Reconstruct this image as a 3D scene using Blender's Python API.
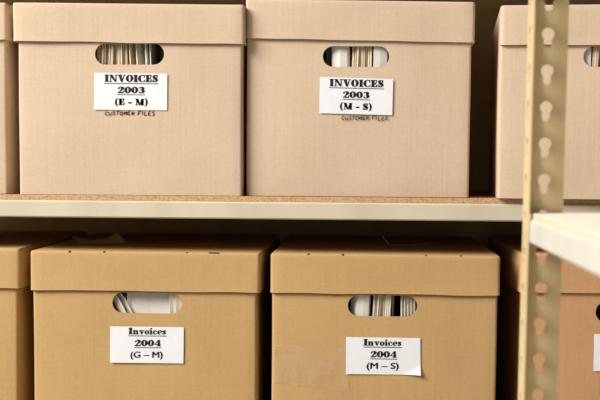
import bpy, bmesh, math, random
from mathutils import Vector, Matrix, Euler, noise

sc = bpy.context.scene
for o in list(bpy.data.objects):
    bpy.data.objects.remove(o)
COL = sc.collection
random.seed(7)

# ------------------------------------------------------------------ camera
F = 1060.0                      # focal length in pixels of the 600 px wide frame
PPX, PPY = 300.0, 225.0         # principal point (lens shift)
BOARD_Z = 1.20
CAM = Vector((0.0, -1.5, BOARD_Z + 0.052))
YAW = math.atan(60 / F)
PITCH = math.atan(65 / F)
ROLL = 0.006
cam_d = bpy.data.cameras.new('camera')
cam = bpy.data.objects.new('camera', cam_d)
COL.objects.link(cam)
rot = (Matrix.Rotation(YAW, 3, 'Z') @ Matrix.Rotation(math.pi / 2 - PITCH, 3, 'X') @ Matrix.Rotation(ROLL, 3, 'Z'))
cam.matrix_world = Matrix.Translation(CAM) @ rot.to_4x4()
cam_d.sensor_fit = 'HORIZONTAL'
cam_d.sensor_width = 36.0
cam_d.lens = F / 600 * 36.0
cam_d.shift_y = (PPY - 200) / 600
cam_d.clip_start = 0.01
cam_d.dof.use_dof = True
cam_d.dof.focus_distance = 1.50
cam_d.dof.aperture_fstop = 5.6
sc.camera = cam


def unp(px, py, Y):
    """pixel -> world point on the vertical plane at depth Y"""
    d = rot @ Vector(((px - PPX) / F, -(py - PPY) / F, -1.0))
    return CAM + d * ((Y - CAM.y) / d.y)


class turned:
    """build a box and its contents unturned, then turn all of them about a corner of the box"""
    def __init__(self, px, py, Y, deg):
        self.P, self.a = unp(px, py, Y), math.radians(deg)

    def __enter__(self):
        global CAM, rot
        self.keep = (CAM, rot)
        back = Matrix.Rotation(-self.a, 3, 'Z')
        CAM, rot = self.P + back @ (CAM - self.P), back @ rot
        self.have = set(bpy.data.objects)

    def __exit__(self, *_):
        global CAM, rot
        CAM, rot = self.keep
        for o in [o for o in bpy.data.objects if o not in self.have and o.parent is None]:
            o.location = self.P + Matrix.Rotation(self.a, 3, 'Z') @ (o.location - self.P)
            o.rotation_euler[2] += self.a


# ------------------------------------------------------------------ light
world = bpy.data.worlds.new('world')
sc.world = world
world.use_nodes = True
world.node_tree.nodes['Background'].inputs[0].default_value = (1.0, 0.985, 0.96, 1)
world.node_tree.nodes['Background'].inputs[1].default_value = 0.17


def area(name, loc, target, sx, sy, power, color):
    d = bpy.data.lights.new(name, 'AREA')
    d.shape = 'RECTANGLE'
    d.size, d.size_y, d.energy, d.color = sx, sy, power, color
    o = bpy.data.objects.new(name, d)
    COL.objects.link(o)
    o.location = loc
    o.rotation_euler = (Vector(target) - Vector(loc)).to_track_quat('-Z', 'Y').to_euler()
    return o


area('key_light', (-2.9, -2.0, 3.3), (0.1, 0, 1.15), 1.9, 1.9, 268, (1.0, 0.97, 0.93))  # main light from the upper left, its source out of view
area('fill_light', (-2.0, -2.6, 3.4), (0, 0, 1.1), 1.6, 1.2, 31, (1.0, 0.98, 0.95))  # added fill lamp to lift the shade, no known fixture

sc.view_settings.view_transform = 'Standard'
sc.view_settings.look = 'None'
sc.view_settings.gamma = 1
sc.view_settings.use_curve_mapping = False
sc.view_settings.exposure = 0.0


# ------------------------------------------------------------------ materials
def srgb(r, g, b):
    f = lambda c: ((c / 255 + 0.055) / 1.055) ** 2.4 if c / 255 > 0.04045 else c / 255 / 12.92
    return (f(r), f(g), f(b), 1)


def mat(name, rgb, rough=0.7, spec=0.3, metal=0.0):
    m = bpy.data.materials.new(name)
    m.use_nodes = True
    b = m.node_tree.nodes['Principled BSDF']
    b.inputs['Base Color'].default_value = srgb(*rgb)
    b.inputs['Roughness'].default_value = rough
    b.inputs['Specular IOR Level'].default_value = spec
    b.inputs['Metallic'].default_value = metal
    return m, m.node_tree.nodes, m.node_tree.links, b


def scaled(N, L, scale):
    tc = N.new('ShaderNodeTexCoord')
    mp = N.new('ShaderNodeMapping')
    mp.inputs['Scale'].default_value = scale
    L.new(tc.outputs['Object'], mp.inputs['Vector'])
    return mp


def cardboard(name, rgb, flute=0.35):
    m, N, L, b = mat(name, rgb, 0.82, 0.18)
    base = srgb(*rgb)
    # fibre mottling
    mp = scaled(N, L, (1, 1, 1))
    n1 = N.new('ShaderNodeTexNoise'); n1.inputs['Scale'].default_value = 260; n1.inputs['Detail'].default_value = 4
    n2 = N.new('ShaderNodeTexNoise'); n2.inputs['Scale'].default_value = 9; n2.inputs['Detail'].default_value = 3
    # vertical flute lines, irregular
    mv = scaled(N, L, (330, 330, 5))
    n3 = N.new('ShaderNodeTexNoise'); n3.inputs['Scale'].default_value = 1; n3.inputs['Detail'].default_value = 2
    mh = scaled(N, L, (14, 14, 420))
    n4 = N.new('ShaderNodeTexNoise'); n4.inputs['Scale'].default_value = 1; n4.inputs['Detail'].default_value = 1
    for n in (n1, n2): L.new(mp.outputs[0], n.inputs['Vector'])
    L.new(mv.outputs[0], n3.inputs['Vector']); L.new(mh.outputs[0], n4.inputs['Vector'])

    def math_(op, a, bb):
        q = N.new('ShaderNodeMath'); q.operation = op
        for i, v in enumerate((a, bb)):
            if isinstance(v, (int, float)): q.inputs[i].default_value = v
            else: L.new(v, q.inputs[i])
        return q.outputs[0]
    s = math_('ADD', math_('MULTIPLY', n1.outputs[0], 0.34), math_('MULTIPLY', n2.outputs[0], 0.38))
    s = math_('ADD', s, math_('MULTIPLY', n3.outputs[0], 0.20))
    s = math_('ADD', s, math_('MULTIPLY', n4.outputs[0], 0.08))
    r = N.new('ShaderNodeValToRGB')
    r.color_ramp.elements[0].position = 0.30
    r.color_ramp.elements[0].color = (base[0] * 0.88, base[1] * 0.86, base[2] * 0.82, 1)
    r.color_ramp.elements[1].position = 0.70
    r.color_ramp.elements[1].color = (min(1, base[0] * 1.09), min(1, base[1] * 1.10), min(1, base[2] * 1.12), 1)
    L.new(s, r.inputs[0]); L.new(r.outputs[0], b.inputs['Base Color'])
    bp = N.new('ShaderNodeBump'); bp.inputs['Strength'].default_value = flute; bp.inputs['Distance'].default_value = 0.0006
    L.new(math_('ADD', math_('MULTIPLY', n3.outputs[0], 0.8), math_('MULTIPLY', n1.outputs[0], 0.3)), bp.inputs['Height'])
    L.new(bp.outputs[0], b.inputs['Normal'])
    return m


def speckle(name, a, c, scale, rough=0.8):
    m, N, L, b = mat(name, a, rough, 0.2)
    mp = scaled(N, L, (1, 1, 1.6))
    n = N.new('ShaderNodeTexNoise'); n.inputs['Scale'].default_value = scale; n.inputs['Detail'].default_value = 5
    n.inputs['Roughness'].default_value = 0.7
    L.new(mp.outputs[0], n.inputs['Vector'])
    r = N.new('ShaderNodeValToRGB')
    r.color_ramp.elements[0].position = 0.36; r.color_ramp.elements[0].color = srgb(*c)
    r.color_ramp.elements[1].position = 0.58; r.color_ramp.elements[1].color = srgb(*a)
    L.new(n.outputs[0], r.inputs[0]); L.new(r.outputs[0], b.inputs['Base Color'])
    return m


def paint(name, rgb, rough=0.42, var=0.06):
    m, N, L, b = mat(name, rgb, rough, 0.45)
    base = srgb(*rgb)
    mp = scaled(N, L, (9, 9, 5))
    n = N.new('ShaderNodeTexNoise'); n.inputs['Scale'].default_value = 2; n.inputs['Detail'].default_value = 4
    L.new(mp.outputs[0], n.inputs['Vector'])
    r = N.new('ShaderNodeValToRGB')
    r.color_ramp.elements[0].position = 0.3; r.color_ramp.elements[0].color = tuple(c * (1 - var) for c in base[:3]) + (1,)
    r.color_ramp.elements[1].position = 0.7; r.color_ramp.elements[1].color = tuple(min(1, c * (1 + var)) for c in base[:3]) + (1,)
    L.new(n.outputs[0], r.inputs[0]); L.new(r.outputs[0], b.inputs['Base Color'])
    return m


def paper(name, rgb):
    m, N, L, b = mat(name, rgb, 0.85, 0.1)
    base = srgb(*rgb)
    mp = scaled(N, L, (1, 1, 1))
    n = N.new('ShaderNodeTexNoise'); n.inputs['Scale'].default_value = 60; n.inputs['Detail'].default_value = 3
    L.new(mp.outputs[0], n.inputs['Vector'])
    r = N.new('ShaderNodeValToRGB')
    r.color_ramp.elements[0].position = 0.25; r.color_ramp.elements[0].color = tuple(c * 0.94 for c in base[:3]) + (1,)
    r.color_ramp.elements[1].position = 0.75; r.color_ramp.elements[1].color = base
    L.new(n.outputs[0], r.inputs[0]); L.new(r.outputs[0], b.inputs['Base Color'])
    return m


M = {
    'card_pale': cardboard('pale_cardboard', (204, 181, 155)),
    'card_kraft': cardboard('kraft_cardboard', (188, 154, 105)),
    'card_brown': cardboard('brown_cardboard', (190, 148, 106)),
    'beam': paint('cream_enamel', (203, 192, 168)),
    'beam_white': paint('white_enamel', (208, 207, 196)),
    'post': paint('beige_enamel', (216, 194, 148), 0.34),
    'board': speckle('particle_board', (210, 174, 130), (160, 114, 70), 420),
    'board_lit': speckle('lit_particle_board', (244, 238, 226), (236, 226, 208), 200),  # strong light on the side shelf tops put into the colour
    'board_top': speckle('shade_dark_particle_board', (140, 104, 72), (104, 72, 46), 260),  # shade in the gaps between boxes put into the colour
    'board_edge': speckle('sanded_particle_board', (232, 208, 182), (214, 184, 152), 300),
    'label': paper('label_paper', (230, 231, 233)),
    'ink': mat('black_ink', (18, 16, 16), 0.6)[0],
    'pen': mat('pen_ink', (48, 34, 28), 0.6)[0],
    'white': paper('white_paper', (228, 224, 216)),
    'cream': paper('cream_paper', (226, 212, 186)),
    'manila': paper('manila_card', (206, 182, 144)),
    'grey': paper('grey_paper', (196, 186, 170)),
    'dark': mat('dark_slot', (52, 34, 20), 0.9)[0],
    'scrap': paper('olive_paper', (200, 190, 150)),
    'wall': paint('wall_paint', (188, 164, 116), 0.9),
    'floor': paint('floor_paint', (150, 142, 130), 0.6),
    'rivet': mat('rivet_steel', (190, 186, 176), 0.35, 0.5, 0.7)[0],
}


# ------------------------------------------------------------------ object helpers
def obj(name, bm, material, parent=None, smooth=False, auto=None):
    me = bpy.data.meshes.new(name)
    bm.normal_update()
    bm.to_mesh(me); bm.free()
    me.materials.append(material)
    if smooth:
        for p in me.polygons: p.use_smooth = True
    o = bpy.data.objects.new(name, me)
    COL.objects.link(o)
    if parent: o.parent = parent
    return o


def tag(o, label, cat, group=None):
    o['label'] = label; o['category'] = cat
    if group: o['group'] = group
    return o


def thing(name, label, cat, loc, group=None):
    o = bpy.data.objects.new(name, None)
    o.empty_display_size = 0.05
    COL.objects.link(o); o.location = loc
    return tag(o, label, cat, group)


def add_box(bm, x0, x1, y0, y1, z0, z1, bev=0.0):
    r = bmesh.ops.create_cube(bm, size=1.0)
    vs = r['verts']
    for v in vs:
        v.co = Vector(((x0 + x1) / 2 + v.co.x * (x1 - x0), (y0 + y1) / 2 + v.co.y * (y1 - y0), (z0 + z1) / 2 + v.co.z * (z1 - z0)))
    if bev:
        es = list({e for v in vs for e in v.link_edges})
        bmesh.ops.bevel(bm, geom=es, offset=bev, segments=2, affect='EDGES', profile=0.5)


def solidify(o, t, offset=-1):
    s = o.modifiers.new('thickness', 'SOLIDIFY'); s.thickness = t; s.offset = offset
    e = o.modifiers.new('crease', 'EDGE_SPLIT'); e.split_angle = math.radians(40)
    return o


def struct(name, bm, m):
    o = obj(name, bm, m); o['kind'] = 'structure'; return o


# ------------------------------------------------------------------ setting
bm = bmesh.new(); add_box(bm, -3, 3, 0.50, 0.60, 0, 2.6); struct('wall_back', bm, M['wall'])
bm = bmesh.new(); add_box(bm, -3, 3, -4, 0.50, -0.05, 0); struct('floor', bm, M['floor'])


# ------------------------------------------------------------------ shelving
PITCH_H = 0.0381
FL = 0.0412


def keyhole_r(a):
    """distance from hole centre to the keyhole outline at angle a"""
    rc, sw, tail = 0.0066, 0.0041, 0.0145
    cx, cz = math.cos(a), math.sin(a)
    best = rc
    # slot: rectangle |x|<sw, -tail+sw<z<0, then a half circle at its foot
    if cz < 0:
        t = 1e9
        if abs(cx) > 1e-9: t = sw / abs(cx)
        if t * -cz > tail - sw:
            # half circle centred (0,-(tail-sw)) radius sw
            d = tail - sw
            bq = -cz * d
            disc = bq * bq - (d * d - sw * sw)
            t = bq + math.sqrt(max(disc, 0))
        best = max(best, t)
    return best


def flange(bm, nseg, conv, z_off=0.0):
    """a strip of width FL with keyholes; conv(u, z) -> point"""
    angs = sorted({round(2 * math.pi * k / 36, 6) for k in range(36)} |
                  {round(math.atan2(sz, sx) % (2 * math.pi), 6) for sx, sz in
                   ((FL / 2, .0215), (-FL / 2, .0215), (-FL / 2, -.0166), (FL / 2, -.0166))})
    up, dn = .0215, .0166     # the hole centre sits a little low in the segment
    for s in range(nseg):
        zc = s * PITCH_H + dn
        inner, outer = [], []
        for a in angs:
            c, q = math.cos(a), math.sin(a)
            r = keyhole_r(a)
            inner.append(bm.verts.new(conv(FL / 2 + r * c, zc + r * q)))
            tx = (FL / 2) / abs(c) if abs(c) > 1e-9 else 1e9
            tz = (up if q > 0 else dn) / abs(q) if abs(q) > 1e-9 else 1e9
            t = min(tx, tz)
            outer.append(bm.verts.new(conv(FL / 2 + t * c, zc + t * q)))
        n = len(angs)
        for k in range(n):
            j = (k + 1) % n
            bm.faces.new((inner[k], outer[k], outer[j], inner[j]))


def make_post(height=2.02):
    bm = bmesh.new()
    n = int(height / PITCH_H)
    # corner at origin, one flange along +x, the other along -y
    flange(bm, n, lambda u, z: Vector((u, 0, z)))
    flange(bm, n, lambda u, z: Vector((0, -u * 0.88, z)))
    bmesh.ops.remove_doubles(bm, verts=bm.verts, dist=1e-5)
    me = bpy.data.meshes.new('post')
    bm.to_mesh(me); bm.free()
    me.materials.append(M['post'])
    return me


POST = make_post()


def post(parent, x, y, rz, lz=0.0):
    o = bpy.data.objects.new('post', POST)
    COL.objects.link(o); o.parent = parent
    o.location = (x, y, lz); o.rotation_euler = (0, 0, rz)
    solidify(o, 0.0018, 0)
    return o


def beam(parent, a, b, ztop, inward, m, h=0.0245):
    """rolled beam from a to b (xy), face outward, lip pointing to 'inward' (unit xy)"""
    bm = bmesh.new()
    prof = [(0.002, 0), (0.0, -0.002), (0.0, -h + 0.002), (0.002, -h), (0.022, -h), (0.022, -h + 0.0016),
            (0.0035, -h + 0.0016), (0.0018, -h + 0.004), (0.0018, -0.0125), (0.011, -0.0125), (0.011, -0.011), (0.0018, -0.0105), (0.0026, -0.0014)]
    rings = []
    for p in (a, b):
        rings.append([bm.verts.new((p[0] + inward[0] * d, p[1] + inward[1] * d, ztop + z)) for d, z in prof])
    n = len(prof)
    for k in range(n):
        j = (k + 1) % n
        bm.faces.new((rings[0][k], rings[1][k], rings[1][j], rings[0][j]))
    bm.faces.new(rings[0]); bm.faces.new(list(reversed(rings[1])))
    bmesh.ops.recalc_face_normals(bm, faces=bm.faces)
    return obj('shelf_beam', bm, m, parent)


def rivet(parent, p, axis):
    bm = bmesh.new()
    bmesh.ops.create_uvsphere(bm, u_segments=12, v_segments=8, radius=0.0042)
    for v in bm.verts: v.co[axis] *= 0.45; v.co += Vector(p)
    return obj('rivet', bm, M['rivet'], parent, True)


# main rack
RX0, RX1, RY0, RY1 = -0.86, 0.82, 0.0, 0.46
rack = thing('shelving_rack', 'cream steel shelving rack with particle board shelves carrying the file boxes', 'shelf', ((RX0 + RX1) / 2, (RY0 + RY1) / 2, 0))
rx, ry = rack.location.x, rack.location.y
post(rack, RX0 - rx, RY0 - ry - 0.001, 0 + math.pi / 2 * 0 + math.pi * 1.5 + math.pi)      # placed so flanges hug the corner
post(rack, RX1 - rx, RY0 - ry - 0.001, math.pi)
post(rack, RX0 - rx, RY1 - ry + 0.001, 0)
post(rack, RX1 - rx, RY1 - ry + 0.001, math.pi * 1.5)
LEVELS = [0.378, 0.789, BOARD_Z, 1.611]  # topmost level unseen, added so the wall behind the upper boxes stays dark
for zt in LEVELS:
    bt = zt - 0.008
    beam(rack, (RX0 + .001 - rx, RY0 - ry), (RX1 - .001 - rx, RY0 - ry), bt, (0, 1), M['beam'])
    beam(rack, (RX0 + .001 - rx, RY1 - ry), (RX1 - .001 - rx, RY1 - ry), bt, (0, -1), M['beam'])
    beam(rack, (RX0 + .001 - rx, RY0 + .003 - ry), (RX0 + .001 - rx, RY1 - .003 - ry), bt, (1, 0), M['beam'])
    beam(rack, (RX1 - .001 - rx, RY0 + .003 - ry), (RX1 - .001 - rx, RY1 - .003 - ry), bt, (-1, 0), M['beam'])
    bm = bmesh.new()
    add_box(bm, RX0 + .004 - rx, RX1 - .004 - rx, RY0 + .0032 - ry, RY1 - .0032 - ry, zt - 0.0185, zt, 0.0006)
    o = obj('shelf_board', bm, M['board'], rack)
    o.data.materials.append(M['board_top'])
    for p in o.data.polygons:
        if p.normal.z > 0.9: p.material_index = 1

# side rack, running towards the camera on the right
SY = -0.37
pA = unp(523.4, 200, SY)
SX0 = pA.x
SX1, SYF = SX0 + 0.46, SY - 0.92
side = thing('shelving_rack', 'pale steel rack end with keyhole slotted post, standing nearest at the right', 'shelf', ((SX0 + SX1) / 2, (SY + SYF) / 2, 0))
sx, sy = side.location.x, side.location.y
zc = unp(544, 180, SY).z           # a keyhole centre must land here
phase = (zc - 0.0166) % PITCH_H
pp = post(side, SX0 - sx - 0.0094, SY - sy, 0, phase - PITCH_H + 0.0 if phase > 0.02 else phase)
pp.rotation_euler[1] = 0.008
post(side, SX1 - sx, SY - sy, math.pi * 1.5, 0)
post(side, SX0 - sx, SYF - sy, math.pi / 2, 0)
post(side, SX1 - sx, SYF - sy, math.pi, 0)
for k, zt in enumerate([0.38, 0.79, BOARD_Z - 0.0015, 1.90]):
    bt = zt - 0.006
    m = M['beam_white']
    beam(side, (SX0 + .0015 - sx, SY - .002 - sy), (SX0 + .0015 - sx, SYF + .002 - sy), bt, (1, 0), m)
    beam(side, (SX1 - .0015 - sx, SY - .002 - sy), (SX1 - .0015 - sx, SYF + .002 - sy), bt, (-1, 0), m)
    beam(side, (SX0 + .006 - sx, SY - .0015 - sy), (SX1 - .006 - sx, SY - .0015 - sy), bt, (0, -1), m)
    beam(side, (SX0 + .006 - sx, SYF + .0015 - sy), (SX1 - .006 - sx, SYF + .0015 - sy), bt, (0, 1), m)
    bm = bmesh.new()
    add_box(bm, SX0 + .005 - sx, SX1 - .005 - sx, SYF + .005 - sy, SY - .005 - sy, zt - 0.018, zt, 0.0006)
    o = obj('shelf_board', bm, M['board_edge'], side)
    o.data.materials.append(M['board_lit'])
    for p in o.data.polygons:
        if p.normal.z > 0.9: p.material_index = 1


# ------------------------------------------------------------------ file boxes
def round_path(x0, x1, y0, y1, r, nx=14, seg=4, xs=None):
    """closed rounded rectangle, counter-clockwise seen from above, starts front-left; returns (x, y, is_front)"""
    pts = []
    front = xs if xs else [x0 + r + (x1 - x0 - 2 * r) * k / nx for k in range(nx + 1)]
    for x in front: pts.append((x, y0))
    def arc(cx, cy, a0):
        for k in range(1, seg):
            a = a0 + math.pi / 2 * k / seg
            pts.append((cx + r * math.cos(a), cy + r * math.sin(a)))
    arc(x1 - r, y0 + r, -math.pi / 2)
    for k in range(9): pts.append((x1, y0 + r + (y1 - y0 - 2 * r) * k / 8))
    arc(x1 - r, y1 - r, 0)
    for k in range(9): pts.append((x1 - r - (x1 - x0 - 2 * r) * k / 8, y1))
    arc(x0 + r, y1 - r, math.pi / 2)
    for k in range(9): pts.append((x0, y1 - r - (y1 - y0 - 2 * r) * k / 8))
    arc(x0 + r, y0 + r, math.pi)
    return pts


def body_mesh(x0, x1, y0, y1, h, hole, seed, warp=0.0012):
    """open-topped carton; hole = (xl, xr, zb, zt) stadium through the front wall"""
    hl, hr, hb, ht = hole
    r = 0.004
    hx, hz, hr_ = (hl + hr) / 2, (hb + ht) / 2, (ht - hb) / 2
    xs = [x0 + r + (hl - x0 - r) * k / 8 for k in range(8)]
    cl, cr = hl + hr_, hr - hr_
    xs += [cl - hr_ * math.cos(math.pi / 2 * k / 9) for k in range(10)]
    xs += [cl + (cr - cl) * k / 5 for k in range(1, 5)]
    xs += [cr + hr_ * math.sin(math.pi / 2 * k / 9) for k in range(10)]
    xs += [hr + (x1 - r - hr) * k / 8 for k in range(1, 9)]
    path = round_path(x0, x1, y0, y1, r, xs=xs)
    nf = len(xs)
    bm = bmesh.new()
    nlo, nhi = 8, 3
    cols = []
    for i, (x, y) in enumerate(path):
        half = 0.0
        inside = i < nf and hl - 1e-9 <= x <= hr + 1e-9
        if inside:
            dx = max(cl - x, x - cr, 0)
            half = math.sqrt(max(hr_ ** 2 - dx ** 2, 0))
        lo = [k / nlo * (hz - half) for k in range(nlo + 1)]
        hi = [hz + half + k / nhi * (h - hz - half) for k in range(nhi + 1)]
        def mk(z):
            fx = min(1, max(0, (x - x0) / (x1 - x0))); fz = min(1, max(0, z / h))
            w = math.sin(math.pi * fx) * (0.35 + 0.65 * math.sin(math.pi * fz)) if i < nf else 0
            d = (noise.noise(Vector((x * 9 + seed, seed * 3.1, z * 9))) * 1.4 - 0.6) * warp * w
            ex = noise.noise(Vector((seed * 2.3, y * 5, z * 7 + seed))) * warp * 0.7
            return bm.verts.new((x + ex, y + d, z))
        vlo = [mk(z) for z in lo]
        if half > 1e-7:
            vhi = [mk(z) for z in hi]
        else:
            vhi = [vlo[-1]] + [mk(z) for z in hi[1:]]
        cols.append((vlo, vhi))
    n = len(cols)
    for i in range(n):
        a, b = cols[i], cols[(i + 1) % n]
        for seq in (0, 1):
            for k in range(len(a[seq]) - 1):
                f = []
                for v in (a[seq][k], b[seq][k], b[seq][k + 1], a[seq][k + 1]):
                    if v not in f: f.append(v)
                bm.faces.new(f)
    bm.faces.new([c[0][0] for c in reversed(cols)])
    return bm


def lid_mesh(x0, x1, y0, y1, zb, zt, seed, tiltb=(0, 0), tiltt=(0, 0)):
    """lid: skirt with a soft folded top edge; tiltb/tiltt = extra z at left/right of bottom / top"""
    r = 0.005
    bm = bmesh.new()
    rings = []
    prof = [(-0.0004, 0.0), (0.0, 0.12), (0.0, 0.35), (0.0, 0.65), (0.0, 0.9)]
    def ring(inset, zf, arc_z=None):
        pts = round_path(x0 + inset, x1 - inset, y0 + inset, y1 - inset, max(r - inset, 0.0012), nx=22)
        vs = []
        for i, (x, y) in enumerate(pts):
            fx = min(1, max(0, (x - x0) / (x1 - x0)))
            b = zb + tiltb[0] * (1 - fx) + tiltb[1] * fx
            t = zt + tiltt[0] * (1 - fx) + tiltt[1] * fx
            wob = noise.noise(Vector((x * 14 + seed * 5, y * 6, seed))) * 0.0014
            if arc_z is None:
                z = b + (t - 0.003 - b) * zf + wob * (1 - zf)
            else:
                z = t - 0.003 + arc_z
            dy = noise.noise(Vector((x * 10 + seed, z * 16, 2.2 + seed))) * 0.0012 * (1 if i <= 22 else .3)
            dx = noise.noise(Vector((y * 8, z * 20 + seed, seed * 1.7))) * 0.0009
            vs.append(bm.verts.new((x + dx, y + dy, z)))
        return vs
    for ins, zf in prof: rings.append(ring(ins, zf))
    for k in range(0, 4):
        a = math.pi / 2 * k / 3
        rings.append(ring(0.003 * (1 - math.cos(a)), 1, 0.003 * math.sin(a)))
    rings.append(ring(0.03, 1, 0.0025))
    for a, b in zip(rings, rings[1:]):
        n = len(a)
        for k in range(n):
            j = (k + 1) % n
            bm.faces.new((a[k], a[j], b[j], b[k]))
    bm.faces.new(rings[-1])
    return bm


def make_box(name_label, Y, lid, body, z_bot, hole, cardm, seed, depth=0.385, group='cardboard file storage boxes', slots=()):
    """lid = (xl, xr, top_l, top_r, bot_l, bot_r) px; body = (xl, xr) px; hole = (xl, xr, top, bot) px"""
    Yb = Y + 0.005                                  # the body front sits behind the lid skirt
    ym = (lid[2] + lid[5]) / 2
    L, R = unp(lid[0], ym, Y), unp(lid[1], ym, Y)
    ztl, ztr = unp(lid[0], lid[2], Y).z, unp(lid[1], lid[3], Y).z
    zbl, zbr = unp(lid[0], lid[4], Y).z, unp(lid[1], lid[5], Y).z
    bx0, bx1 = unp(body[0], ym + 90, Yb).x, unp(body[1], ym + 90, Yb).x
    cx = (L.x + R.x) / 2
    root = thing('storage_box', name_label, 'box', (cx, Y + depth / 2, z_bot), group)
    O = root.location
    zt = (ztl + ztr) / 2
    ztl, ztr = zt + (ztl - zt) * .9, zt + (ztr - zt) * .9
    if hole:
        hx0, hx1 = unp(hole[0], hole[2], Yb).x, unp(hole[1], hole[2], Yb).x
        hc = (hole[0] + hole[1]) / 2
        hz1, hz0 = unp(hc, hole[2], Yb).z, unp(hc, hole[3], Yb).z
    else:
        hx0, hx1, hz1, hz0 = cx - .048, cx + .048, min(zbl, zbr) - .003, min(zbl, zbr) - .033
    h = min(zt - 0.006 - z_bot, 10)
    bm = body_mesh(bx0 - O.x, bx1 - O.x, Yb - O.y, Y + depth - .007 - O.y, h, (hx0 - O.x, hx1 - O.x, hz0 - O.z, hz1 - O.z), seed)
    b = obj('body', bm, cardm, root, True)
    b.location.z = 0.0002
    solidify(b, 0.0032)
    bm = lid_mesh(L.x - O.x, R.x - O.x, Y - O.y, Y + depth - O.y, 0, 0, seed, (zbl - O.z, zbr - O.z), (ztl - O.z, ztr - O.z))
    l = obj('lid', bm, cardm, root, True)
    solidify(l, 0.0028)
    for sxp in slots:
        p = unp(sxp[0], lid[2], Y).x
        f = (p - L.x) / (R.x - L.x)
        zt_ = ztl + (ztr - ztl) * f
        bm = bmesh.new()
        w = sxp[1] / 2 * .00142
        add_box(bm, p - w - O.x, p + w - O.x, Y + .0004 - O.y, Y + .0050 - O.y, zt_ - .0026 - O.z, zt_ + .0002 - O.z, 0.0004)
        obj('tab_slot', bm, M['dark'], l)
    return dict(root=root, Yf=Yb, x0=bx0, x1=bx1, z0=z_bot, lid=l, body=b, hole=(hx0, hx1, hz0, hz1), top=zt, Y1=Y + depth - .007)


# ---------------------------------------------------------- lettering: a fat-face serif drawn as polygons
def R_(x0, y0, x1, y1): return [(x0, y0), (x1, y0), (x1, y1), (x0, y1)]


def ring_(cx, cy, rx, ry, ix, iy, a0=0, a1=360, n=28):
    out = []
    for k in range(n):
        a, b = math.radians(a0 + (a1 - a0) * k / n), math.radians(a0 + (a1 - a0) * (k + 1) / n)
        out.append([(cx + rx * math.cos(a), cy + ry * math.sin(a)), (cx + rx * math.cos(b), cy + ry * math.sin(b)),
                    (cx + ix * math.cos(b), cy + iy * math.sin(b)), (cx + ix * math.cos(a), cy + iy * math.sin(a))])
    return out


def vs_(pts):
    """variable-width stroke: (x, y, halfwidth) control points, Catmull-Rom sampled"""
    P = [Vector(p) for p in pts]
    Q = []
    for i in range(len(P) - 1):
        p0, p1, p2, p3 = P[max(i - 1, 0)], P[i], P[i + 1], P[min(i + 2, len(P) - 1)]
        for k in range(6):
            t = k / 6
            Q.append(0.5 * ((2 * p1) + (p2 - p0) * t + (2 * p0 - 5 * p1 + 4 * p2 - p3) * t * t + (3 * p1 - p0 - 3 * p2 + p3) * t ** 3))
    Q.append(P[-1])
    l, r = [], []
    for i, q in enumerate(Q):
        d = (Q[min(i + 1, len(Q) - 1)] - Q[max(i - 1, 0)]).xy
        d = d.normalized() if d.length > 1e-9 else Vector((1, 0))
        nrm = Vector((-d.y, d.x)) * q.z
        l.append((q.x + nrm.x, q.y + nrm.y)); r.append((q.x - nrm.x, q.y - nrm.y))
    return [[l[i], l[i + 1], r[i + 1], r[i]] for i in range(len(Q) - 1)]


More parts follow.
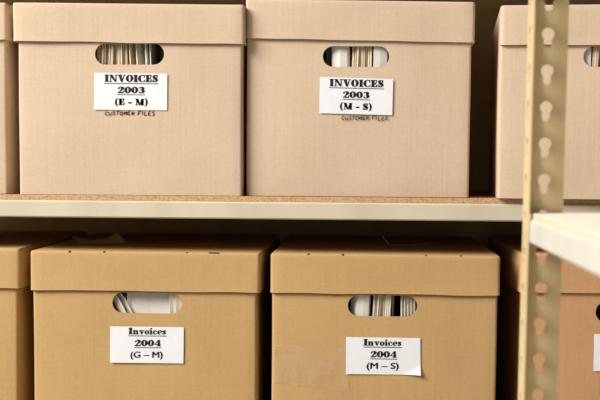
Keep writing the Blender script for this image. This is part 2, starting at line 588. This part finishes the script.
H = 0.075
G = {
    'I': (.50, [R_(.10, 0, .40, 1), R_(0, 0, .5, H), R_(0, 1 - H, .5, 1)]),
    'N': (.98, [R_(.14, 0, .20, 1), [(.02, 1), (.36, 1), (.86, 0), (.70, 0)], R_(.79, 0, .86, 1), R_(.02, 0, .32, H), R_(.66, 1 - H, .98, 1)]),
    'V': (.94, [[(.08, 1), (.42, 1), (.60, 0), (.42, 0)], [(.76, 1), (.83, 1), (.57, 0), (.48, 0)], R_(0, 1 - H, .50, 1), R_(.64, 1 - H, .94, 1)]),
    'O': (.88, ring_(.44, .5, .44, .51, .15, .45)),
    'C': (.82, ring_(.44, .5, .44, .51, .16, .45, 62, 298) + [R_(.70, .62, .77, 1), R_(.72, .0, .77, .30)] + vs_([(.64, .95, .03), (.72, .84, .04), (.75, .68, .03)]) + vs_([(.62, .04, .03), (.72, .12, .03), (.78, .30, .02)])),
    'E': (.80, [R_(.10, 0, .40, 1), R_(0, 0, .72, H), R_(0, 1 - H, .70, 1), R_(.40, .47, .58, .53), R_(.54, .34, .60, .66),
                [(.70, 1), (.70, .66), (.64, .68), (.56, .95)], [(.72, 0), (.76, .38), (.69, .36), (.56, .05)]]),
    'S': (.66, vs_([(.54, .70, .03), (.48, .90, .05), (.30, .955, .05), (.14, .84, .11), (.22, .62, .15), (.42, .42, .16), (.50, .20, .11), (.34, .05, .05), (.16, .10, .05), (.08, .32, .03)]) + [R_(.52, .66, .58, 1), R_(.03, 0, .09, .36)]),
    'M': (1.14, [R_(.14, 0, .20, 1), [(.02, 1), (.36, 1), (.62, 0), (.50, 0)], [(.80, 1), (.86, 1), (.60, 0), (.53, 0)], R_(.76, 0, 1.04, 1), R_(.02, 0, .32, H), R_(.66, 0, 1.12, H), R_(.80, 1 - H, 1.12, 1)]),
    '0': (.72, ring_(.36, .5, .36, .51, .10, .45)),
    '2': (.70, vs_([(.16, .66, .12), (.10, .80, .06), (.28, .955, .045), (.50, .86, .12), (.52, .68, .15), (.36, .42, .08), (.12, .12, .04), (.05, .02, .02)]) + [R_(.04, 0, .62, .16)] + vs_([(.58, .06, .06), (.64, .20, .04), (.66, .34, .02)])),
    '3': (.70, vs_([(.14, .78, .10), (.20, .93, .05), (.34, .955, .045), (.50, .84, .13), (.48, .62, .12), (.30, .52, .03)]) + vs_([(.30, .52, .03), (.50, .44, .13), (.54, .22, .15), (.34, .045, .045), (.16, .08, .05), (.12, .24, .10)])),
    '4': (.76, [R_(.40, 0, .64, 1), R_(.04, .24, .74, .31), [(.52, 1), (.44, .98), (.02, .30), (.08, .26)], R_(.28, 0, .74, H)]),
    'n': (.74, [R_(.08, 0, .29, .64), R_(0, 0, .36, H), R_(0, .57, .2, .64), R_(.44, 0, .64, .46), R_(.38, 0, .72, H)] + vs_([(.28, .50, .03), (.42, .61, .05), (.54, .48, .10), (.54, .36, .10)])),
    'v': (.66, [[(.06, .64), (.30, .64), (.42, 0), (.30, 0)], [(.52, .64), (.58, .64), (.40, 0), (.34, 0)], R_(0, .57, .34, .64), R_(.44, .57, .66, .64)]),
    'o': (.58, ring_(.29, .32, .29, .33, .09, .28)),
    'i': (.38, [R_(.09, 0, .29, .64), R_(0, 0, .38, H), R_(0, .57, .2, .64)] + ring_(.19, .86, .12, .12, 0, 0, n=14)),
    'c': (.54, ring_(.29, .32, .29, .33, .10, .28, 60, 300) + ring_(.42, .48, .09, .09, 0, 0, n=12) + vs_([(.40, .04, .03), (.50, .12, .025), (.53, .22, .02)])),
    'e': (.56, ring_(.29, .32, .29, .33, .10, .28, 0, 310) + [R_(.14, .30, .56, .36)]),
    's': (.48, vs_([(.38, .44, .02), (.34, .57, .03), (.22, .61, .04), (.12, .52, .08), (.24, .34, .10), (.36, .16, .08), (.24, .03, .04), (.12, .06, .03), (.07, .20, .02)]) + [R_(.36, .42, .41, .64), R_(.04, 0, .08, .22)]),
    '(': (.40, vs_([(.34, 1.1, .02), (.17, .85, .07), (.11, .45, .10), (.17, .05, .07), (.34, -.2, .02)])),
    ')': (.40, vs_([(.06, 1.1, .02), (.23, .85, .07), (.29, .45, .10), (.23, .05, .07), (.06, -.2, .02)])),
    '-': (.46, [R_(.02, .28, .44, .46)]),
    ' ': (.36, []),
}


def glyph_line(text, gap=.05):
    polys, x = [], 0.0
    for ch in text:
        w, ps = G[ch]
        for p in ps: polys.append([(q[0] + x, q[1]) for q in p])
        x += w + gap
    return polys, x - gap


def place_polys(bm, polys, width, xl, xr, ybase, ytop, tilt, Y, O, z=[0]):
    """polys in (0..width, 0..1) onto the pixel box (xl..xr, ybase..ytop), baseline falling by tilt px over the run"""
    a, b = unp(xl, ybase, Y), unp(xr, ybase + tilt, Y)
    c = unp(xl, ytop, Y)
    ux, uy = (b - a) / width, (c - a)
    for p in polys:
        z[0] = (z[0] + 1) % 7
        vs = []
        for q in p:
            w = a + ux * q[0] + uy * q[1]
            vs.append(bm.verts.new((w.x - O.x, Y - z[0] * 2e-6 - O.y, w.z - O.z)))
        try: f = bm.faces.new(vs)
        except ValueError: continue
        f.normal_update()
        if f.normal.y > 0: f.normal_flip()


def sans_polys(text, weight=0.0):
    cu = bpy.data.curves.new('text', 'FONT')
    cu.body = text; cu.size = 1; cu.offset = weight
    t = bpy.data.objects.new('text', cu); COL.objects.link(t)
    dg = bpy.context.evaluated_depsgraph_get()
    me = bpy.data.meshes.new_from_object(t.evaluated_get(dg))
    polys = [[(me.vertices[i].co.x, me.vertices[i].co.y) for i in p.vertices] for p in me.polygons]
    bpy.data.objects.remove(t); bpy.data.curves.remove(cu); bpy.data.meshes.remove(me)
    x0 = min(q[0] for p in polys for q in p); x1 = max(q[0] for p in polys for q in p)
    # cap height of the built-in font is about 0.73 of its size
    return [[(q[0] - x0, q[1] / 0.73) for q in p] for p in polys], x1 - x0


def make_label(box, corners, lines, curl=0.0):
    """corners px: TL, TR, BR, BL.  lines: (text, kind, xl, xr, base, top, tilt, underline_y or None, ul_x0, ul_x1)"""
    Y = box['Yf'] - 0.0024
    root = box['root']; O = root.location
    tl, tr, br, bl = [unp(c[0], c[1], Y) for c in corners]
    bm = bmesh.new()
    nx, nz = 16, 10
    grid = []
    for j in range(nz + 1):
        row = []
        for i in range(nx + 1):
            u, v = i / nx, j / nz
            p = (bl * (1 - u) + br * u) * (1 - v) + (tl * (1 - u) + tr * u) * v
            d = curl * max(0, u + (1 - v) - 1.72) ** 2 * 30
            # rounded corners
            row.append(bm.verts.new((p.x - O.x, Y - d - O.y, p.z - O.z)))
        grid.append(row)
    for j in range(nz):
        for i in range(nx):
            bm.faces.new((grid[j][i], grid[j][i + 1], grid[j + 1][i + 1], grid[j + 1][i]))
    lab = obj('label', bm, M['label'], root)
    lab['label'] = 'white paper label'
    s = solidify(lab, 0.0002, 1)
    if lines:
        bm = bmesh.new()
        Yt = Y - 0.00045
        for (text, kind, xl, xr, base, top, tilt, ul) in lines:
            if kind == 'fat': polys, w = glyph_line(text)
            else: polys, w = sans_polys(text)
            polys = [[(q[0] + dx, q[1] + dy) for q in p] for dx, dy in (((-.028, -.02), (0, 0), (.03, .02)) if kind == 'fat' else ((-.03, -.025), (.0, .0), (.035, .025))) for p in polys]
            place_polys(bm, polys, w, xl, xr, base, top, tilt, Yt, O)
            if ul:
                place_polys(bm, [R_(0, 0, 1, 1)], 1, xl - .5, xr + .5, ul + .35, ul - .35, tilt, Yt, O)
        obj('printed_text', bm, M['ink'], lab)
    return lab


# handwriting: single strokes on a 1 x 1 cell
HW = {
    'C': [[(.85, .85), (.5, 1), (.15, .7), (.1, .35), (.4, .02), (.9, .12)]],
    'U': [[(.1, .95), (.12, .3), (.45, .02), (.8, .25), (.85, .95)]],
    'S': [[(.85, .88), (.45, 1), (.15, .78), (.45, .52), (.8, .28), (.5, .02), (.1, .12)]],
    'T': [[(.0, .92), (1, 1)], [(.5, .95), (.42, 0)]],
    'O': [[(.5, 1), (.1, .7), (.15, .15), (.6, .0), (.9, .5), (.5, 1)]],
    'M': [[(.05, 0), (.15, .95), (.5, .35), (.85, 1), (.95, 0)]],
    'E': [[(.85, .95), (.15, .9), (.12, .05), (.9, .08)], [(.15, .5), (.7, .5)]],
    'R': [[(.1, 0), (.15, .95), (.7, .95), (.75, .6), (.2, .5), (.9, 0)]],
    'F': [[(.1, 0), (.15, .95), (.95, 1)], [(.15, .5), (.7, .55)]],
    'I': [[(.5, 1), (.45, 0)]],
    'L': [[(.15, 1), (.1, .03), (.9, .05)]],
}


def handwriting(box, text, xl, xr, base, top, tilt):
    Y = box['Yf'] - 0.0022
    polys, x = [], 0.0
    rnd = random.Random(len(text) + int(xl))
    for ch in text:
        if ch == ' ': x += .7; continue
        jy = rnd.uniform(-.10, .08); sc_ = rnd.uniform(.85, 1.12) * (1.25 if ch == 'F' else 1)
        for st in HW[ch]:
            pts = [(x + q[0] * (.4 if ch == 'I' else .85) + .12 * q[1], jy + q[1] * sc_, .11) for q in st]
            polys += vs_(pts)
        x += .72 if ch == 'I' else 1.08
    bm = bmesh.new()
    place_polys(bm, polys, x, xl, xr, base, top, tilt, Y, box['root'].location)
    o = obj('handwriting', bm, M['pen'], box['root'])
    o['label'] = 'handwritten pen note under the label'
    return o


ZU, ZL = BOARD_Z + 0.0002, 0.789 + 0.0002

u0 = make_box('pale cardboard file box cut off at the left edge, upper shelf', 0.012,
              (-222, 6.2, 1, 2.5, 36, 39.5), (-219, 6.4), ZU, None, M['card_pale'], 1.3)
u1 = make_box('pale cardboard file box labelled INVOICES 2003 (E - M) on the upper shelf', 0.000,
              (12.2, 244.3, 2.0, 4.6, 41.0, 44.0), (18.5, 242.0), ZU, (94.7, 164, 43.6, 64.8), M['card_pale'], 2.7)
u2 = make_box('pale cardboard file box labelled INVOICES 2003 (M - S) on the upper shelf', 0.014,
              (245.6, 475.2, -1.6, 2.0, 38.0, 42.4), (246.6, 470.6), ZU, (323, 389.5, 46.3, 67.0), M['card_pale'], 4.1)
TURN = turned(500.5, 40, -0.012, -5.0)
with TURN:
    u3 = make_box('pale cardboard file box behind the slotted post, upper shelf, overhanging the board edge', -0.012,
              (500.5, 741, 5.0, 2.6, 44.6, 45.6), (498.5, 737), ZU, (583.5, 652, 46.0, 67), M['card_pale'], 5.9)
l0 = make_box('brown cardboard file box cut off at the left edge, lower shelf', 0.012,
              (-211, 19.9, 247.5, 248.5, 286, 288.2), (-208, 17.8), ZL, None, M['card_kraft'], 7.7)
l1 = make_box('brown cardboard file box labelled Invoices 2004 (G – M) on the lower shelf', 0.004,
              (30.0, 259.8, 250.6, 253.4, 290.0, 292.6), (33.6, 256.3), ZL, (112.4, 182, 292.8, 313.6), M['card_kraft'], 9.2,
              slots=((69.5, 2.4), (104, 2.0), (187, 2.0), (214, 11)))
l2 = make_box('brown cardboard file box labelled Invoices 2004 (M – S) on the lower shelf', 0.004,
              (270.2, 500.3, 253.3, 256.4, 292.6, 295.8), (271.8, 496.6), ZL, (348, 417.5, 295.6, 316.6), M['card_kraft'], 11.8,
              slots=((308.5, 2.4), (343, 2.0), (426, 1.6), (461, 2.4)))
l3 = make_box('reddish brown cardboard file box behind the slotted post, lower shelf', 0.012,
              (520.0, 752, 253.5, 255.5, 292.0, 295.0), (522.5, 748), ZL, (596.0, 663, 302, 323), M['card_brown'], 13.1)

make_label(u1, ((94.4, 72.8), (167.3, 73.6), (167.0, 110.3), (93.8, 109.6)), [
    ('INVOICES', 'fat', 104.6, 158.0, 81.6, 74.6, .5, 83.3),
    ('2003', 'fat', 117.8, 144.6, 93.0, 86.6, .3, 94.6),
    ('(E - M)', 'fat', 115.0, 147.6, 105.0, 98.6, .3, None)])
handwriting(u1, 'CUSTOMER FILES', 104.5, 155.5, 115.0, 111.4, 0.0)
make_label(u2, ((319.8, 76.8), (393.2, 79.0), (392.2, 115.2), (319.2, 113.2)), [
    ('INVOICES', 'fat', 329.6, 383.6, 86.0, 79.0, 1.3, 87.6),
    ('2003', 'fat', 343.0, 369.2, 97.6, 91.2, .7, 99.2),
    ('(M - S)', 'fat', 340.0, 371.6, 109.2, 102.8, .8, None)])
handwriting(u2, 'CUSTOMER FILES', 341.5, 388.5, 119.5, 116.0, 0.6)
with TURN:
    make_label(u3, ((579.6, 74.6), (653, 76.5), (652.5, 113), (579.2, 111.6)), [
    ('INVOICES', 'fat', 589.6, 643.5, 83.3, 76.4, 1.2, 84.8)])
make_label(l1, ((110.2, 326.3), (183.8, 327.2), (183.4, 363.4), (110.0, 362.6)), [
    ('Invoices', 'fat', 128.6, 166.0, 334.2, 327.8, .3, 335.8),
    ('2004', 'fat', 134.8, 160.8, 346.0, 339.8, .2, 347.6),
    ('(G – M)', 'sans', 130.6, 162.4, 357.6, 351.2, .2, None)])
make_label(l2, ((346.0, 337.0), (420.2, 338.0), (420.6, 374.8), (345.8, 374.0)), [
    ('Invoices', 'fat', 363.6, 401.4, 345.4, 339.0, .5, 347.0),
    ('2004', 'fat', 370.6, 396.6, 357.2, 351.0, .4, 358.8),
    ('(M – S)', 'sans', 366.8, 398.4, 368.6, 362.2, .4, None)], curl=0.0025)
make_label(l3, ((594.2, 334.0), (668, 335.5), (667.5, 372.5), (593.4, 371.0)), [])


# paler cloudy rectangle left by peeled tape, front of the second lower box
m, N, L, b = mat('tape_residue', (222, 192, 150), 0.75)
n = N.new('ShaderNodeTexNoise'); n.inputs['Scale'].default_value = 38; n.inputs['Detail'].default_value = 5
tc = N.new('ShaderNodeTexCoord'); L.new(tc.outputs['Object'], n.inputs['Vector'])
r = N.new('ShaderNodeMapRange'); r.inputs[1].default_value = .38; r.inputs[2].default_value = .62
r.inputs[3].default_value = 0.05; r.inputs[4].default_value = 0.40
L.new(n.outputs[0], r.inputs[0]); L.new(r.outputs[0], b.inputs['Alpha'])
bm = bmesh.new(); O = l2['root'].location; Yt = l2['Yf'] - .0016
vs = [unp(px_, py_, Yt) for px_, py_ in ((273, 382), (349, 392), (347, 349), (273, 345))]
bm.faces.new([bm.verts.new((v.x - O.x, Yt - O.y, v.z - O.z)) for v in vs])
o = obj('tape_residue', bm, m, l2['root']); o['label'] = 'pale tape residue left of the label'


# ------------------------------------------------------------------ files inside the boxes
def file_sheet(box, pts, thick, lean, m, label, group, name='file_folder', cat='folder', ztrim=0.0, set_back=0.0025, bend=0.0):
    """pts: plan outline as (px in the hole, metres behind the wall); lean = x shift from foot to top in metres"""
    zf = box['z0'] + 0.0045
    ztop = box['top'] - 0.012 - ztrim
    zm = (box['hole'][2] + box['hole'][3]) / 2
    py = 200
    P = []
    for px, back in pts:
        Yp = box['Yf'] + 0.0034 + set_back + back
        # X from the pixel on the hole plane, kept for points further back
        X = unp(px, HOLE_PY[id(box['root'])], box['Yf'] + 0.0034 + set_back).x
        P.append(Vector((X, Yp, 0)))
    bm = bmesh.new()
    n = len(P)
    lft, rgt = [], []
    nz = 16 if bend else 5
    O = Vector((sum(p.x for p in P) / n, sum(p.y for p in P) / n, zf))
    rows = []
    for j in range(nz + 1):
        z = zf + (ztop - zf) * j / nz
        sh = lean * (z - zm) / 0.2 + bend * (max(0, z - zm + .05) ** 2 - .05 ** 2) / 0.10
        a, b = [], []
        for i, p in enumerate(P):
            d = (P[min(i + 1, n - 1)] - P[max(i - 1, 0)]); d.normalize()
            nr = Vector((-d.y, d.x, 0)) * thick / 2
            for lst, s in ((a, 1), (b, -1)):
                q = p + nr * s
                X = min(max(q.x + sh, box['x0'] + .0045), box['x1'] - .0045)
                lst.append(bm.verts.new((X - O.x, q.y - O.y, z - O.z)))
        rows.append((a, b))
    for j in range(nz):
        (a0, b0), (a1, b1) = rows[j], rows[j + 1]
        for i in range(n - 1):
            bm.faces.new((a0[i], a0[i + 1], a1[i + 1], a1[i]))
            bm.faces.new((b0[i + 1], b0[i], b1[i], b1[i + 1]))
        bm.faces.new((a0[0], a1[0], b1[0], b0[0])); bm.faces.new((a0[-1], b0[-1], b1[-1], a1[-1]))
    for a, b, in (rows[0], rows[-1]):
        for i in range(n - 1): bm.faces.new((a[i], b[i], b[i + 1], a[i + 1]))
    bmesh.ops.recalc_face_normals(bm, faces=bm.faces)
    o = obj(name, bm, M[m])
    o.location = O
    return tag(o, label.replace(' – ', '–').replace(' - ', '-'), cat, group.replace(' - ', '-'))


HOLE_PY = {id(u1['root']): 54, id(u2['root']): 57, id(u3['root']): 56, id(l1['root']): 303, id(l2['root']): 306, id(l3['root']): 312}


def edges(box, x0, x1, n, mats, lean0, lean1, tmin, tmax, label, group, depth=0.30, seed=1, bend=0.0):
    rnd = random.Random(seed)
    for k in range(n):
        t = (k + .5) / n
        px = x0 + (x1 - x0) * t
        sp = (x1 - x0) / n * .00142
        fan = lean0 + (lean1 - lean0) * t
        b0 = rnd.uniform(0, .008)
        file_sheet(box, [(px, b0), (px - .4, .05), (px + .3, depth)], sp * rnd.uniform(.55, .9), fan,
                   mats[k % len(mats)], label, group, bend=bend)


# box 2003 E - M : a tight row of folder edges, slightly fanned
g = 'folders in the 2003 E - M box'
edges(u1, 96.5, 107, 6, ['manila', 'cream', 'grey'], .006, .004, .0007, .0014,
      'thin upright folder edge in the left quarter of the E - M box handle hole', g, seed=3)
edges(u1, 108, 127, 11, ['cream', 'white', 'manila', 'cream'], .006, -.004, .0008, .0017,
      'upright folder edge in the middle pack of the E - M box handle hole', g, seed=4)
file_sheet(u1, [(129.5, .002), (133.5, .03), (134.5, .3)], .0015, -.010, 'cream', 'leaning cream folder right of the packed edges in the E - M box', g)
file_sheet(u1, [(136, .004), (141.5, .03), (142, .3)], .0018, -.012, 'cream', 'second leaning cream folder in the E - M box hole, showing its face', g)
file_sheet(u1, [(145.5, .002), (147.5, .03), (148, .3)], .0018, -.008, 'white', 'white folder edge right of the leaning cream folders in the E - M box', g)
file_sheet(u1, [(150, .002), (151, .03), (152, .3)], .0014, -.008, 'white', 'rightmost pale folder edge beside the dark gap in the E - M box', g)

file_sheet(u1, [(154, .045), (163, .050), (168, .055)], .0015, 0, 'manila', 'shaded tan divider standing deep behind the gap in the E - M box', g)

g = 'papers in the 2003 M - S box'
file_sheet(u2, [(331, .012), (332.6, .004), (340, .0015), (347, .003), (349.5, .010), (350, .05)], .0010, -.004, 'white',
           'bent white paper file showing its face at the left of the M - S 2003 box hole', g, 'paper_file', 'paper')
file_sheet(u2, [(326, .022), (329.5, .016), (330.5, .30)], .0012, -.006, 'grey', 'grey folder in shade at the left end of the M - S 2003 box hole', g)
edges(u2, 352, 372, 9, ['cream', 'manila', 'white', 'cream'], .005, .003, .0008, .0018,
      'upright folder edge between the two white sheets in the M - S 2003 box hole', g, seed=6)
file_sheet(u2, [(373.5, .000), (380, .001), (387, .004), (391, .012)], .0010, .003, 'white',
           'smooth white page at the right of the M - S 2003 box hole', g, 'paper_sheet', 'paper')

g = 'papers in the box behind the post'
with TURN:
    file_sheet(u3, [(582, .0012), (586, .0004), (591, .0006)], .001, .003, 'white', 'white page at the left of the hole in the upper box behind the post', g, 'paper_sheet', 'paper')
    edges(u3, 592.5, 612, 9, ['manila', 'cream', 'grey'], .012, .012, .0008, .0016,
          'folder edge right of the white page in the upper box behind the post', g, seed=8)

g = 'papers in the 2004 G - M box'
edges(l1, 113.0, 127.0, 5, ['white', 'cream', 'white'], -.004, -.004, .0008, .0016,
      'slanting pale page edge at the left of the G – M box handle hole', g, seed=9, bend=-.55)
file_sheet(l1, [(126.5, .004), (131, .0075), (150, .009), (166, .008), (171, .0075)], .0010, .000, 'white',
           'broad white sheet filling the middle of the G – M box handle hole', g, 'paper_sheet', 'paper', set_back=.004)
file_sheet(l1, [(169.5, .0005), (173, .003), (179, .004)], .0010, -.006, 'white', 'white page with bent edge, right of the broad sheet in the G – M box', g, 'paper_sheet', 'paper', set_back=.002)
file_sheet(l1, [(175.5, .0000), (179, .002), (184, .003)], .0010, -.006, 'cream', 'cream page at the right end of the G – M box handle hole', g, 'paper_sheet', 'paper', set_back=.001)

g = 'papers in the 2004 M - S box'
for k, (a, b) in enumerate(((351.0, .0060), (352.5, .0035), (354.5, .0012))):
    file_sheet(l2, [(a, b + .004), (a + 3, b), (a + 9, b + .0006), (366.5 + k, b + .002), (369.0 + k * .8, .02), (370 + k, .25)], .0009, .010,
               ('white', 'white', 'white')[k], ('innermost of three bent pages left in the M – S 2004 box', 'middle of three bent pages left in the M – S 2004 box',
                                               'foremost bent page left in the M – S 2004 box')[k], g, 'paper_file', 'paper')
edges(l2, 373, 391, 9, ['cream', 'grey', 'white', 'cream'], .010, .010, .0008, .0018,
      'upright folder edge in the middle pack of the M – S 2004 box handle hole', g, seed=12)
file_sheet(l2, [(393, .012), (395, .04), (396, .25)], .0014, .006, 'grey', 'grey folder standing deep beside the dark gap in the M – S 2004 box', g)
for k in range(5):
    x = 401 + k * 3.2
    file_sheet(l2, [(x, .0035), (x + 1.0, .001), (x + 2.2, .0025), (x + 2.5, .2)], .0010, -.004, 'grey',
               'curved grey page at the right of the M – S 2004 box handle hole', g, 'paper_file', 'paper')


# ------------------------------------------------------------------ scraps on top of the lower lids
def scrap(label, name, cat, px, zlid, pts, m, th=0.0004):
    """pts: grid rows of (x metres, y metres, z lift) corner quads, interpolated"""
    bm = bmesh.new()
    rows = []
    for row in pts:
        rows.append([bm.verts.new(p) for p in row])
    for a, b in zip(rows, rows[1:]):
        for i in range(len(a) - 1): bm.faces.new((a[i], a[i + 1], b[i + 1], b[i]))
    bmesh.ops.subdivide_edges(bm, edges=bm.edges, cuts=2, use_grid_fill=True, smooth=0.6)
    o = obj(name, bm, M[m], None, True)
    o.location = (px.x, px.y, zlid)
    solidify(o, th, 1)
    return tag(o, label, cat)


p = unp(113, 240, 0.20)
zl = l1['top'] + 0.0006
scrap('curled olive scrap of paper lying on the lid of the G – M box', 'paper_scrap', 'paper', Vector((p.x, 0.17, 0)), zl,
      [[(-.058, -.005, .008), (-.036, -.045, .0008), (.004, -.048, .0008), (.034, -.030, .0015)],
       [(-.059, .000, .008), (-.032, -.020, .0012), (.004, -.020, .003), (.024, -.012, .008)],
       [(-.060, .004, .008), (-.028, .000, .002), (-.002, .005, .006), (.012, .010, .0145)]], 'scrap')
p = unp(408, 240, 0.20)
scrap('thin curled strip of film lying on the lid of the M – S 2004 box', 'film_strip', 'strip', Vector((p.x, 0.17, 0)), l2['top'] + 0.0006,
      [[(-.042, .020, .012), (-.032, -.012, .001), (.000, -.014, .0008), (.045, .045, .001)],
       [(-.041, .028, .013), (-.030, -.002, .001), (.001, -.004, .0008), (.048, .055, .001)]], 'white')
